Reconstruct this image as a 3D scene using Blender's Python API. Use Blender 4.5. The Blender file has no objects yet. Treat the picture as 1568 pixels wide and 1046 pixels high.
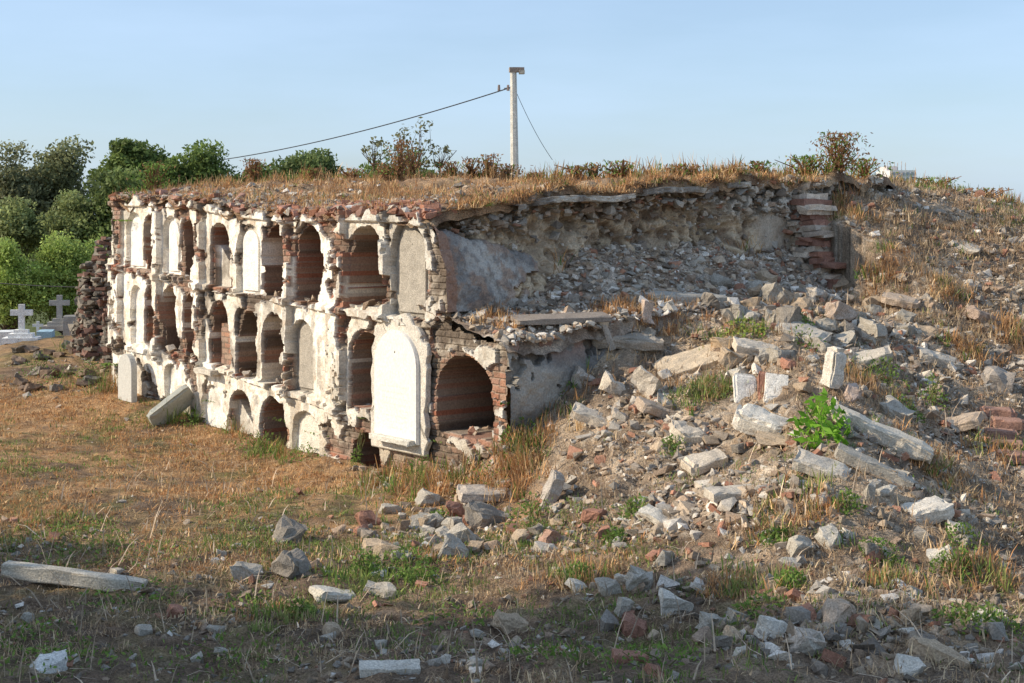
import bpy,bmesh,math,random
import numpy as np
from mathutils import Vector,Matrix
rng=np.random.default_rng(7); random.seed(7)
F=2178.;CX=784.;HY=330.
sc=bpy.context.scene
def P(px,py,y): return np.array([(px-CX)/F*y, y, (HY-py)/F*y])
# ---------- noise
def _h(ix,iy,iz,s):
    h=(ix.astype(np.int64)*374761393+iy.astype(np.int64)*668265263+iz.astype(np.int64)*2147483647+s*974634777)&0xffffffff
    h=((h^(h>>13))*1274126177)&0xffffffff
    h=(h^(h>>16))&0xffffffff
    h=(h*2246822519)&0xffffffff; h^=h>>15
    return (h&0xffffff)/float(0xffffff)
def vn(x,y,z=0.,s=0):
    x,y,z=np.broadcast_arrays(np.asarray(x,float),np.asarray(y,float),np.asarray(z,float))
    ix=np.floor(x);iy=np.floor(y);iz=np.floor(z)
    fx=x-ix;fy=y-iy;fz=z-iz
    fx=fx*fx*(3-2*fx);fy=fy*fy*(3-2*fy);fz=fz*fz*(3-2*fz)
    r=0
    for a in (0,1):
        for b in (0,1):
            for c in (0,1):
                w=(fx if a else 1-fx)*(fy if b else 1-fy)*(fz if c else 1-fz)
                r=r+w*_h(ix+a,iy+b,iz+c,s)
    return r
def fbm(x,y,z=0.,s=0,o=4):
    r=0;a=.5;t=0
    for i in range(o):
        k=2.03**i
        r=r+a*vn(np.asarray(x)*k+i*7.3,np.asarray(y)*k+i*3.1,np.asarray(z)*k+i*5.7,s+i);t+=a;a*=.55
    return r/t
def ss(a,b,x):
    t=np.clip((x-a)/(b-a),0,1);return t*t*(3-2*t)
def mix(a,b,t):
    t=np.asarray(t)[...,None];return np.asarray(a)*(1-t)+np.asarray(b)*t
def mix1(a,bb,t): return a*(1-t)+bb*t
# ---------- mesh helpers
def mk(name,v,f,col,mat,smooth=False):
    v=np.asarray(v,np.float32);f=np.asarray(f,np.int32)
    me=bpy.data.meshes.new(name);k=f.shape[1];n=len(f)
    me.vertices.add(len(v));me.vertices.foreach_set('co',v.ravel())
    me.loops.add(n*k);me.loops.foreach_set('vertex_index',f.ravel())
    me.polygons.add(n);me.polygons.foreach_set('loop_start',np.arange(0,n*k,k,dtype=np.int32))
    me.polygons.foreach_set('loop_total',np.full(n,k,np.int32))
    me.polygons.foreach_set('use_smooth',np.full(n,smooth,bool))
    a=me.color_attributes.new('Col','FLOAT_COLOR','POINT')
    c=np.ones((len(v),4),np.float32);c[:,:3]=np.clip(col,0,1)
    a.data.foreach_set('color',c.ravel())
    me.update(calc_edges=True);me.validate()
    o=bpy.data.objects.new(name,me);sc.collection.objects.link(o);me.materials.append(mat);return o
def gridf(nu,nv,mask=None):
    i=np.arange(nu-1)[:,None]*nv+np.arange(nv-1)[None]
    f=np.stack([i,i+nv,i+nv+1,i+1],-1)
    if mask is not None: f=f[mask]
    return f.reshape(-1,4)
# ---------- materials
def mat_w(name,s1=6,s2=60,bump=.6,lo=.6,hi=1.35,rough=.95,dist=.02,transl=0):
    m=bpy.data.materials.new(name);m.use_nodes=True;N=m.node_tree.nodes;L=m.node_tree.links
    b=N['Principled BSDF'];b.inputs['Roughness'].default_value=rough
    b.inputs['Specular IOR Level'].default_value=.2
    at=N.new('ShaderNodeAttribute');at.attribute_name='Col'
    tc=N.new('ShaderNodeTexCoord')
    def noise(s,d=6):
        n=N.new('ShaderNodeTexNoise');n.inputs['Scale'].default_value=s;n.inputs['Detail'].default_value=d
        n.inputs['Roughness'].default_value=.65;L.new(tc.outputs['Object'],n.inputs['Vector']);return n
    n1=noise(s1,5);n2=noise(s2,3)
    def rmp(n,lo,hi):
        r=N.new('ShaderNodeMapRange');r.inputs['From Min'].default_value=.3;r.inputs['From Max'].default_value=.7
        r.inputs['To Min'].default_value=lo;r.inputs['To Max'].default_value=hi;L.new(n.outputs['Fac'],r.inputs['Value']);return r
    r1=rmp(n1,lo+.15,hi-.12);r2=rmp(n2,lo,hi)
    mu=N.new('ShaderNodeMath');mu.operation='MULTIPLY';L.new(r1.outputs[0],mu.inputs[0]);L.new(r2.outputs[0],mu.inputs[1])
    vm=N.new('ShaderNodeVectorMath');vm.operation='SCALE';L.new(at.outputs['Color'],vm.inputs[0]);L.new(mu.outputs[0],vm.inputs['Scale'])
    L.new(vm.outputs[0],b.inputs['Base Color'])
    if bump:
        ad=N.new('ShaderNodeMath');ad.operation='ADD';L.new(n1.outputs['Fac'],ad.inputs[0]);L.new(n2.outputs['Fac'],ad.inputs[1])
        bp=N.new('ShaderNodeBump');bp.inputs['Strength'].default_value=bump;bp.inputs['Distance'].default_value=dist
        L.new(ad.outputs[0],bp.inputs['Height']);L.new(bp.outputs[0],b.inputs['Normal'])
    if transl:
        t=N.new('ShaderNodeBsdfTranslucent');L.new(vm.outputs[0],t.inputs['Color'])
        mx=N.new('ShaderNodeMixShader');mx.inputs[0].default_value=transl
        L.new(b.outputs[0],mx.inputs[1]);L.new(t.outputs[0],mx.inputs[2]);L.new(mx.outputs[0],N['Material Output'].inputs[0])
    return m
M_ground=mat_w('dry_soil',9,70,1.,.52,1.62,dist=.035)
M_wall=mat_w('weathered_plaster',7,55,.6,.74,1.25,dist=.014)
M_rock=mat_w('stone_rubble',14,90,.6,.68,1.42,dist=.01)
M_grass=mat_w('dry_grass',5,30,0,.78,1.42,transl=.25)
M_leaf=mat_w('leaves',2,9,0,.7,1.35,rough=.6,transl=.4)
M_marble=mat_w('old_marble',5,40,.15,.80,1.1,rough=.6,dist=.004)
M_conc=mat_w('old_concrete',10,80,.6,.68,1.35,dist=.01)
# ---------- layout frame of the tomb block
A=np.array([-.83,14.]);B=np.array([-5.59,20.]);LW=np.linalg.norm(B-A);d=(B-A)/LW
b=np.array([d[1],-d[0]])
def u_of(px):
    k=(px-CX)/F;return (k*A[1]-A[0])/(d[0]-k*d[1])
def uz(px,py):
    u=u_of(px);return u,(HY-py)/F*(A[1]+u*d[1])
def W3(u,t,z):
    u,t,z=np.broadcast_arrays(u,t,z)
    return np.stack([A[0]+u*d[0]+t*b[0],A[1]+u*d[1]+t*b[1],z],-1)
def line(pts):
    q=sorted([uz(*p) for p in pts]);us=[a[0] for a in q];zs=[a[1] for a in q]
    return lambda u:np.interp(u,us,zs)
topz=line([(172,303),(240,303),(300,305),(350,316),(450,326),(520,322),(600,322),(655,330)])
led1=line([(180,410),(300,438),(440,462),(530,478),(655,500),(770,512)])
led2=line([(180,530),(300,553),(440,600),(530,632),(655,690),(770,720)])
UN=u_of(770.);UF=u_of(172.)
def roofz(u,t):
    t=np.asarray(t)
    r=topz(np.clip(u,0,UF))+np.interp(u,[0,2.5,5,UF],[.50,.38,.33,.30])*(1-np.exp(-np.maximum(t,0)/2.3))
    g=ss(0,1.2,t)
    r=r+(.10+.12*g)*(fbm(u*1.3,t*1.3,0,3)-.5)+(.06+.16*g)*(fbm(u*4,t*4,0,4)-.5)
    r=r-ss(7.2,9.5,t)*3.2
    return r
def shelfz(u,t):
    r=np.interp(t,[0,1,2,4,6],[-1.06,-.97,-.86,-.84,-.9])+(u/1.2+.55)*.22
    r=r+.36*ss(-.7,.1,u)*ss(.9,2.2,t)
    return r+.14*(fbm(u*2.2,t*2.2,1,5)-.5)+.11*(fbm(u*8,t*8,1,6)-.5)
# ---------- terrain
C=[]
for px,py in [(215,605),(270,628),(330,655),(400,672),(450,690),(515,705),(600,722),(660,722),(720,700),(775,690)]:
    u,z=uz(px,py);q=W3(u,-.02,z);C.append(q)
def c(px,py,y): C.append(P(px,py,y))
for a in [(0,1046,7.76),(400,1046,7.8),(784,1046,7.45),(1100,1046,7.2),(1568,1046,7.3),(0,850,10.7),(0,700,15),(0,608,20),
 (200,750,13.2),(400,850,10.7),(600,850,10.7),(500,760,12.9),(800,810,11.4),(700,760,12.7),(820,735,12.5),(900,700,12.3),(900,620,13.),(900,560,13.65),
 (1000,850,10.1),(1000,700,11.9),(1000,600,12.9),(1000,530,14.),(1100,950,8.7),(1100,700,11.7),(1100,600,12.7),(1110,540,13.6),
 (1200,850,9.6),(1200,700,11.1),(1200,600,12.3),(1280,900,8.7),(1280,750,10.2),(1280,650,11.3),(1250,570,12.5),(1250,510,13.9),(1290,470,15.3),
 (1400,900,9.1),(1400,750,11.),(1400,650,12.5),(1400,550,14.1),(1400,450,15.8),(1400,380,17),(1400,296,19),(1310,400,16.4),(1335,287,18.6),
 (1568,900,9.3),(1568,700,12.3),(1568,600,14),(1568,500,15.6),(1568,400,17.3),(1568,322,19.2),(1470,300,19.2),
 (100,545,22.3),(30,522,24),(160,560,21.5),(60,575,21),(200,585,20.3)]: c(*a)
for t,z in [(1.7,-1.05),(2.4,-.98),(3.2,-.93),(4.,-.95),(5.,-1.0)]:
    C.append(W3(UN-.05,t,z))
for q in [(10,6,-2.3),(10,12,-2.),(10,18,-.6),(10,24,-1.2),(5,23,-.3),(0,24,-.8),(-4,25,-2.3),(-9,24,-2.3),(-9,16,-2.5),(-9,9,-2.55),(-4,5.5,-2.55),(2,5.5,-2.5),(6,5.5,-2.45)]:
    C.append(np.array(q,float))
C=np.array(C)
def tps(r2): return .5*r2*np.log(r2+1e-9)
K=tps(((C[:,None,:2]-C[None,:,:2])**2).sum(-1))+np.eye(len(C))*.02
Q=np.c_[np.ones(len(C)),C[:,:2]]
S=np.block([[K,Q],[Q.T,np.zeros((3,3))]]);wt=np.linalg.solve(S,np.r_[C[:,2],0,0,0])
def rbf(x,y):
    sh=x.shape;x=x.ravel();y=y.ravel();o=np.zeros(len(x))
    for i in range(0,len(x),20000):
        X=np.c_[x[i:i+20000],y[i:i+20000]]
        o[i:i+20000]=tps(((X[:,None]-C[None,:,:2])**2).sum(-1))@wt[:-3]+np.c_[np.ones(len(X)),X]@wt[-3:]
    return o.reshape(sh)
def T0(x,y):
    xc=np.clip(x,-9,10);yc=np.clip(y,5.5,24.5)
    z=rbf(xc,yc);dd=np.hypot(x-xc,y-yc);return mix1(z,-2.6,ss(0,7,dd))
def axis(lo,hi,st,ext):
    m=np.arange(lo,hi,st);o=[];s=st;e=0
    while e<ext: s*=1.18;e+=s;o.append(e)
    o=np.array(o);return np.r_[lo-o[::-1],m,m[-1]+o]
xs=axis(-7,8.2,.035,900);ys=axis(6.4,21.5,.035,1200);ys=ys[ys>-60]
X,Y=np.meshgrid(xs,ys,indexing='ij');Z=T0(X,Y)
mound=ss(-2.5,-2.15,Z)*ss(-1.8,0,X)
near=ss(12,10,Y)
rough=.35+.65*np.maximum(mound,near*.6)
Z=Z+rough*(.20*(fbm(X*1.3,Y*1.3,0,11)-.5)+.15*(fbm(X*5,Y*5,0,12)-.5)+.09*(fbm(X*14,Y*14,0,13,3)-.5))
UU=(X-A[0])*d[0]+(Y-A[1])*d[1];TT=(X-A[0])*b[0]+(Y-A[1])*b[1]
Zt=Z.copy()
foot=((UU>UN+.02)&(UU<UF-.05)&(TT>.05)&(TT<5.6))
Zt[foot]=-3.4
def tz(x,y):
    i=np.clip(np.searchsorted(xs,x)-1,0,len(xs)-2);j=np.clip(np.searchsorted(ys,y)-1,0,len(ys)-2)
    fx=(x-xs[i])/(xs[i+1]-xs[i]);fy=(y-ys[j])/(ys[j+1]-ys[j])
    return Z[i,j]*(1-fx)*(1-fy)+Z[i+1,j]*fx*(1-fy)+Z[i,j+1]*(1-fx)*fy+Z[i+1,j+1]*fx*fy
def surf(x,y):
    x=np.asarray(x,float);y=np.asarray(y,float)
    u=(x-A[0])*d[0]+(y-A[1])*d[1];t=(x-A[0])*b[0]+(y-A[1])*b[1]
    z=tz(x,y)
    sh=(u>UN)&(u<=0)&(t>0)&(t<5.6);z=np.where(sh,shelfz(u,t),z)
    rf=(u>0)&(u<UF)&(t>0)&(t<9);z=np.where(rf,np.maximum(roofz(u,t),np.where(t>5.6,z,-9)),z)
    return z
def hit(px,py):
    y=np.linspace(6.2,23,1500);x=(px-CX)/F*y;s_=surf(x,y)
    for _ in range(60):
        z=(HY-py)/F*y;m=s_>=z
        if m.any():
            k=np.argmax(m);return np.array([x[k],y[k],z[k]])
        py+=2
    return np.array([x[-1],y[-1],s_[-1]])
def crest(px):
    y=np.linspace(14.5,21.5,700);x=(px-CX)/F*y;s_=surf(x,y);k=np.argmax(s_/y);return np.array([x[k],y[k],s_[k]])
# ground colours
n1=fbm(X*.9,Y*.9,0,21);n2=fbm(X*3.5,Y*3.5,0,22);n3=fbm(X*.35,Y*.35,0,23);n4=fbm(X*9,Y*9,0,25)
col=mix((.17,.115,.075),(.32,.21,.13),ss(.38,.62,n2))
lawn=ss(-1,-3,X)*ss(10,12,Y)
lawn=np.maximum(lawn,ss(.6,-.2,X)*ss(10.5,12,Y)*ss(-2.3,-2.45,Z))
col=mix(col,(.47,.28,.135),lawn*ss(.33,.56,n1)*.85)
col=mix(col,(.11,.12,.04),np.maximum(lawn,.7*near*(1-mound))*ss(.53,.66,n3*.5+n2*.5)*.7)
col=mix(col,mix((.27,.20,.14),(.60,.46,.32),ss(.35,.65,n2)),mound*.9)
col=mix(col,(.13,.095,.065),ss(.55,.7,fbm(X*2.1,Y*2.1,0,24))*.5)
col=mix(col,(.12,.085,.06),ss(.55,.7,n4)*.5)
col=mix(col,(.60,.52,.41),ss(.60,.72,fbm(X*16,Y*16,0,26))*.6*np.maximum(mound,.25))
col=mix(col,(.12,.14,.05),ss(24,32,Y))
mk('ground',np.stack([X,Y,Zt],-1).reshape(-1,3),gridf(len(xs),len(ys)),col.reshape(-1,3),M_ground,True)
# ---------- front wall relief
du=.0125
us=np.arange(UN-.0,UF+.12,du);zs=np.arange(-3.0,.62,du)
U,Zw=np.meshgrid(us,zs,indexing='ij')
D=np.zeros_like(U)
nb=fbm(U*1.6,Zw*1.6,0,31);nf=fbm(U*6,Zw*6,0,32);nh=fbm(U*18,Zw*18,0,33,3);n5=fbm(U*.7,Zw*.7,0,36)
exp_=(nb-.5)*1.05+(nf-.5)*.95
nearend=ss(u_of(500.),u_of(590.),U)
L1=led1(U);L2=led2(U);TP=topz(U)
exp_+=.10*nearend*ss(0,.2,L1+.12-Zw)+.09*nearend-.01
exp_+=.30*ss(.15,0,TP-Zw)+.12*ss(.09,0,np.abs(Zw-L1))
exp_+=.08*ss(-2.25,-2.5,Zw)
pil=np.zeros_like(U)
for a0,a1 in [(174,188),(239,248),(300,314),(438,449),(508,531),(590,597)]:
    ua,ub=sorted([u_of(float(a0)),u_of(float(a1))])
    m=(U>ua)&(U<ub)&(Zw>L2-.1)
    if a0==590: m&=(Zw>L1)
    pil=np.maximum(pil,m*1.)
exp_+=.16*pil
NI=[(193,218,325,410,'P'),(221,238,330,412,'O'),(250,271,331,420,'P'),(277,294,337,427,'O'),(324,347,342,440,'H'),(362,400,344,450,'P'),(402,438,345,453,'O'),(452,488,346,462,'O'),(533,588,348,470,'O'),(599,650,340,486,'G'),
(200,218,438,528,'P'),(222,240,440,527,'O'),(249,268,442,537,'O'),(280,301,448,547,'O'),(322,350,464,560,'K'),(362,392,476,578,'O'),(402,437,482,588,'O'),(447,480,490,601,'G'),(536,584,510,626,'O'),(664,748,545,668,'O'),
(252,270,558,625,'P'),(308,340,590,665,'P'),(352,386,598,676,'H'),(400,434,612,700,'O'),(448,489,630,715,'P'),(533,580,664,745,'O')]
inner=np.zeros(U.shape,int);ringd=np.full(U.shape,9.)
jit=.022*(nf-.5)*4
for x0,x1,yt,yb,ty in NI:
    ua,_=uz(float(x0),0);ub,_=uz(float(x1),0);cu=(ua+ub)/2;a=abs(ub-ua)/2
    _,zt=uz((x0+x1)/2.,float(yt));_,zb=uz((x0+x1)/2.,float(yb))
    ha=min(a*.95,(zt-zb)*.45);zsn=zt-ha
    du_=(U-cu+jit*.6);zz=Zw+jit*.6
    e=np.where(zz>zsn,np.hypot(du_/a,(zz-zsn)/ha)*1.0-1,np.abs(du_)/a-1)*a
    e=np.where(zz<zb,np.maximum(e,zb-zz),e)
    ringd=np.where((e>0),np.minimum(ringd,e+ (0 if ty in 'OHK' else .05)),ringd)
    ins=e<0
    k={'O':1,'P':2,'H':3,'G':4,'K':5}[ty];inner[ins]=k
    if ty=='O': D[ins]=(1.3+.15*nf)[ins]
    elif ty in 'PG': D[ins]=(.07+.015*(nf-.5))[ins]
    elif ty=='K': D[ins]=np.where((np.abs(du_)<a*.6)&(Zw<zsn-.02),.10,.6)[ins]
    elif ty=='H':
        half=(Zw<zt-(zt-zb)*.55+du_*.8)
        D[ins]=np.where(half,.12,.9)[ins]; inner[ins&half]=2; inner[ins&~half]=1
exp_+=.32*ss(.065,.0,ringd)
plast=exp_<.13
out=inner==0
Zb=Zw+.03*(nb-.5)+.012*(nf-.5);Ub=U+.06*(nf-.5)
row=np.floor(Zb/.066);off=(row%2)*.11
fz=(Zb/.066)-row;bu=(Ub+off)/.22;fb=bu-np.floor(bu)
mort=(fz<.2)|(fb<.08)
bh=_h(np.floor(bu),row,row*0,5)
brick=mix((.36,.14,.085),(.42,.26,.17),bh);brick=mix(brick,(.28,.25,.21),(bh*7%1)*.6)
stn=mix((.22,.18,.145),(.44,.38,.30),_h(np.floor(U*7+nf*4),np.floor(Zw*9+nb*5),row*0,8))
isb=ss(.44,.54,fbm(U*1.1,Zw*1.1,0,35))
isb=np.maximum(isb,ss(.1,.04,ringd))
ec=mix(stn,brick,isb);ec=np.where(mort[...,None],ec*.25+np.array((.38,.32,.25))*.6,ec)
ec=mix(ec,(.13,.10,.075),ss(.5,.66,nf)*.7)
pc=mix((.92,.87,.77),(.76,.69,.57),ss(.42,.68,fbm(U*3,Zw*1.1,0,41)))
pc=mix(pc,(.42,.37,.30),ss(.53,.67,fbm(U*9,Zw*1.8,0,42))*.7)
pc=mix(pc,(.54,.42,.30),ss(.57,.68,fbm(U*14,Zw*14,0,46))*.55)
pc=mix(pc,(.42,.38,.32),nearend*.5)
pc=mix(pc,(.46,.38,.28),ss(-2.0,-2.5,Zw)*.5)
colw=np.where(plast[...,None],pc,ec)
D=np.where(out&~plast,D+.03+mort*.012+.06*(nf-.3),D)
D=np.where(out,D-.085*pil*(1-.6*(nf>.56)),D)
D=np.where(out,D+.02*(nh-.5)+.04*(nb-.5),D)
lg=(ss(.05,.035,np.abs(Zw-L1-.01))*.05+ss(.04,.03,np.abs(Zw-L2))*.045*(U>u_of(530.)))*(nf<.56)
D=np.where(out,D-lg,D)
cor=ss(.11,.09,np.abs(Zw-TP+.02))*.05*(nf<.55);D=np.where(out,D-cor,D)
ibr=mix((.15,.10,.065),(.28,.20,.13),ss(.35,.65,fbm(U*5,Zw*2.5,0,47,2)));ibr=mix(ibr,(.05,.037,.028),ss(.42,.6,nb)*.8)  # niche interior brick brown, darkened in the colour to deepen the shadow inside
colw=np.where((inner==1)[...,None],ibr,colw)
gp=mix((.88,.84,.76),(.56,.51,.43),ss(.44,.67,fbm(U*4,Zw*3,0,43)));colw=np.where((inner==2)[...,None],gp,colw)
gg=mix((.42,.38,.32),(.28,.25,.21),ss(.45,.65,fbm(U*4,Zw*3,0,44)));colw=np.where((inner==4)[...,None],gg,colw)
colw=np.where(((inner==5))[...,None],np.where(mort[...,None],(.2,.15,.11),brick*1.1),colw)
colw=mix(colw,(.13,.10,.075),ss(.57,.69,n5*.4+nf*.6)*.6*(inner!=1))
edge=.10*(fbm(us*2.5,us*0,0,51)-.5)*2+.11*(vn(us*9,us*0,0,52)-.5)
keep=(Zw<TP+edge[:,None])
kl=(U>-( .02+.30*np.sqrt(np.clip((-.10-Zw)/.55,0,1))))|(Zw<L1-.0+edge[:,None]*.9)
keep&=kl
keep&=(U<UF+.05*(vn(Zw*7,0*Zw,0,53)))
fm=keep[:-1,:-1]&keep[1:,:-1]&keep[:-1,1:]&keep[1:,1:]
tomb=bpy.data.objects.new('burial_niche_block',None);sc.collection.objects.link(tomb)
def sub(name,*a,**k): o=mk(name,*a,**k);o.parent=tomb;return o
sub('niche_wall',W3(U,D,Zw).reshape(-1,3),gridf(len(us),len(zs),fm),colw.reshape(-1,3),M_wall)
ru=np.r_[np.arange(-.06,UF+.05,.04)];rt=np.r_[np.arange(-.03,9.6,.04)]
RU,RT=np.meshgrid(ru,rt,indexing='ij');RZ=roofz(RU,RT)
edge2=np.interp(RU[:,0],us,edge)[:,None]
RZ=RZ+edge2*ss(.5,0,RT)-.10*ss(.12,-.03,RT)
RZ=np.where(RT>8.5,-2.8,RZ)
RZ=np.where(RU<-.03,RZ-.12,RZ)
n=fbm(RU*3,RT*3,0,61);rc=mix((.23,.145,.09),(.42,.27,.155),ss(.4,.6,n));rc=mix(rc,(.50,.38,.25),ss(.55,.7,fbm(RU*7,RT*7,0,62))*.6)
jj=.05*(fbm(RU*9,RT*9,0,63)-.5)
sub('earth_roof',W3(RU,RT,RZ+jj).reshape(-1,3),gridf(len(ru),len(rt)),rc.reshape(-1,3),M_ground,True)
ft=np.arange(0,8.6,.2)
FE=np.stack([W3(UF,ft,-3.),W3(UF,ft,roofz(UF+0*ft,ft))],1).reshape(-1,3)
sub('far_end_wall',FE,gridf(len(ft),2),np.tile((.4,.34,.27),(len(FE),1)),M_wall)
su=np.arange(UN-.1,.25,.03);st=np.arange(-.01,5.75,.03);SU,ST=np.meshgrid(su,st,indexing='ij')
SZ=shelfz(SU,ST)
lipz=led1(SU)+np.interp(SU[:,0],us,edge)[:,None]*.9-.01
SZ=np.maximum(SZ,mix1(lipz,-9.,(ST>.32)*1.)-.12*ss(.05,.32,ST))
SZ=SZ-.12*ss(UN+.05,UN-.1,SU)
n=fbm(SU*5,ST*5,0,64);s_c=mix((.30,.22,.16),(.58,.48,.38),ss(.4,.6,n))
sub('rubble_ledge',W3(SU,ST,SZ).reshape(-1,3),gridf(len(su),len(st)),s_c.reshape(-1,3),M_ground,True)
# collapsed end face
et=np.arange(0,8.5,.016);ez=np.arange(-1.4,.8,.016);ET,EZ=np.meshgrid(et,ez,indexing='ij')
RTOP=roofz(0*ET,ET)
nn=fbm(ET*2.5,EZ*2.5,0,71);nk=fbm(ET*9,EZ*9,0,72);nl_=fbm(ET*22,EZ*22,0,74,3)
w=-.20+.5*(nn-.5)*1.2+.2*(nk-.5)+.07*(nl_-.5)
w+=.32*ss(-.1,-.8,EZ)
w=mix1(w,.06,ss(.10,.0,RTOP-EZ))
ecol=mix((.27,.195,.13),(.60,.47,.32),ss(.38,.62,nk))
strat=ss(.5,.62,fbm(ET*1.5,EZ*9,0,73));ecol=mix(ecol,(.62,.50,.36),strat*.5)
gxx=ET*6.5+nn*4;gzz=EZ*9+nk*3
stone=_h(np.floor(gxx),np.floor(gzz),ET*0,9)
joint=(np.minimum(gxx%1,1-gxx%1)<.09)|(np.minimum(gzz%1,1-gzz%1)<.11)
cst=ss(3.9,4.6,ET)*ss(-.15,.1,EZ)
w=mix1(w,-.02+.16*(stone-.5)+.12*(nk-.5)-.06*joint,cst)
ecol=mix(ecol,mix((.28,.24,.20),(.60,.54,.45),stone)*np.where(joint,.55,1.)[...,None],cst*.9)
pls=ss(4.7,4.9,ET)*ss(.12,.0,EZ+.1*nn)
w=mix1(w,.0+.06*(nk-.5),pls);ecol=mix(ecol,mix((.62,.53,.42),(.44,.36,.28),ss(.4,.6,nk)),pls*.8)
zv=-.10-.24*ET+.08*(nk-.5)
vm_=(EZ<zv)&(ET<1.25-1.1*(nn-.5)*2)&(EZ>-.95+.5*(nn-.5))
w=np.where(vm_,.02+.30*np.sqrt(np.clip((zv-EZ)/.55,0,1))+.05*(nk-.5)+.025*(nl_-.5),w)
vc=mix((.24,.22,.20),(.48,.44,.385),ss(.35,.65,nn));vc=mix(vc,(.34,.22,.15),ss(.53,.62,nk)*.7);vc=mix(vc,(.14,.12,.11),ss(.56,.6,nl_)*.5)
ecol=np.where(vm_[...,None],vc,ecol)
fr=(ET<.12)&(EZ<-.1);ecol=np.where(fr[...,None],(.33,.2,.14),ecol)
kp=EZ<RTOP+.01
fm=kp[:-1,:-1]&kp[1:,:-1]&kp[:-1,1:]&kp[1:,1:]
sub('collapsed_end_face',W3(-w,ET,EZ).reshape(-1,3),gridf(len(et),len(ez),fm),ecol.reshape(-1,3),M_wall)
et=np.arange(0,2.2,.016);ez=np.arange(-3,-.8,.016);ET,EZ=np.meshgrid(et,ez,indexing='ij')
nn=fbm(ET*2.5,EZ*2.5,0,81);nk=fbm(ET*9,EZ*9,0,82)
w=.0+.09*(nn-.5)+.05*(nk-.5)+.12*ss(-1.05,-1.5,EZ)-.07*(fbm(ET*4,EZ*4,0,84)>.58)
cc=mix((.20,.19,.175),(.38,.35,.30),ss(.35,.65,nn));cc=mix(cc,(.30,.17,.12),ss(.50,.60,nk)*ss(-1.45,-1.1,EZ));cc=mix(cc,(.15,.12,.09),ss(.56,.6,fbm(ET*4,EZ*4,0,84))*.6)
kp=EZ<shelfz(UN+0*ET,ET)+.1*(vn(ET*8,0*ET)-.5)
fm=kp[:-1,:-1]&kp[1:,:-1]&kp[:-1,1:]&kp[1:,1:]
sub('cement_side_wall',W3(UN-w,ET,EZ).reshape(-1,3),gridf(len(et),len(ez),fm),cc.reshape(-1,3),M_wall)
# broken edge of the roof slab
tt=np.arange(1.0,4.65,.02);nt=len(tt)
ou=-.06+.22*(fbm(tt*2.2,tt*0,0,85)-.5)*2*.6-.07+.07*(vn(tt*9,0*tt,0,86)-.5);ou=ou+.12*(vn(tt*4.3,0*tt,0,88)>.72)
zc=roofz(0*tt,tt);kz=np.ones(45)/45.;zc=np.convolve(np.pad(zc,22,mode='edge'),kz,'valid')-.08
prof=[(.3,.0,0),(.1,.0,0),(0,.0,1),(.0,-.012,1),(0,-.03,1),(0,-.048,1),(.012,-.062,1),(.1,-.065,0),(.3,-.065,0)]
V=[]
for i,(a_,dz,fl) in enumerate(prof):
    if fl: V.append(W3(ou+a_+.022*(vn(tt*22,tt*0+i*3.7,0,3)-.5),tt,zc+dz+.014*(vn(tt*17,tt*0+i*2.1,0,5)-.5)))
    else: V.append(W3(np.full(nt,a_),tt,zc+dz))
V=np.stack(V,1);np_=len(prof)
cl=mix((.26,.23,.195),(.54,.49,.41),ss(.35,.65,fbm(tt*7,tt*0,0,87)));cl=np.repeat(cl,np_,0)
sub('roof_slab',V.reshape(-1,3),gridf(nt,np_),cl,M_conc)
# ---------- rock instancing
def hull(n,sc_):
    bm=bmesh.new()
    for i in range(n):
        v=Vector([random.choice([-1,1])*random.uniform(.55,1) for _ in range(3)])
        if random.random()<.45: v[random.randrange(3)]*=.3
        bm.verts.new((v.x*sc_[0],v.y*sc_[1],v.z*sc_[2]))
    bmesh.ops.convex_hull(bm,input=bm.verts[:])
    bmesh.ops.delete(bm,geom=[v for v in bm.verts if not v.link_faces],context='VERTS')
    bmesh.ops.triangulate(bm,faces=bm.faces[:]);return bm
TPL=[]
for k in range(18):
    bm=hull(random.choice([9,11,14]),(1,random.uniform(.55,1),random.uniform(.3,.75)))
    bm.verts.index_update();TPL.append((np.array([v.co[:] for v in bm.verts]),np.array([[v.index for v in f.verts] for f in bm.faces])));bm.free()
bv=np.array([[x,y,z] for x in(-1,1) for y in(-.5,.5) for z in(-.27,.27)],float);bf=np.array([[0,1,3],[0,3,2],[4,6,7],[4,7,5],[0,4,5],[0,5,1],[2,3,7],[2,7,6],[0,2,6],[0,6,4],[1,5,7],[1,7,3]])
def rotm(n,flat=1.):
    a=rng.uniform(0,2*np.pi,n);tx=rng.normal(0,.35*flat,n);ty=rng.normal(0,.35*flat,n)
    ca,sa=np.cos(a),np.sin(a);z=np.zeros(n);o=np.ones(n)
    Rz=np.stack([ca,-sa,z,sa,ca,z,z,z,o],-1).reshape(n,3,3)
    cx,sx=np.cos(tx),np.sin(tx);Rx=np.stack([o,z,z,z,cx,-sx,z,sx,cx],-1).reshape(n,3,3)
    cy,sy=np.cos(ty),np.sin(ty);Ry=np.stack([cy,z,sy,z,o,z,-sy,z,cy],-1).reshape(n,3,3)
    return Rx@Ry@Rz
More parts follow.
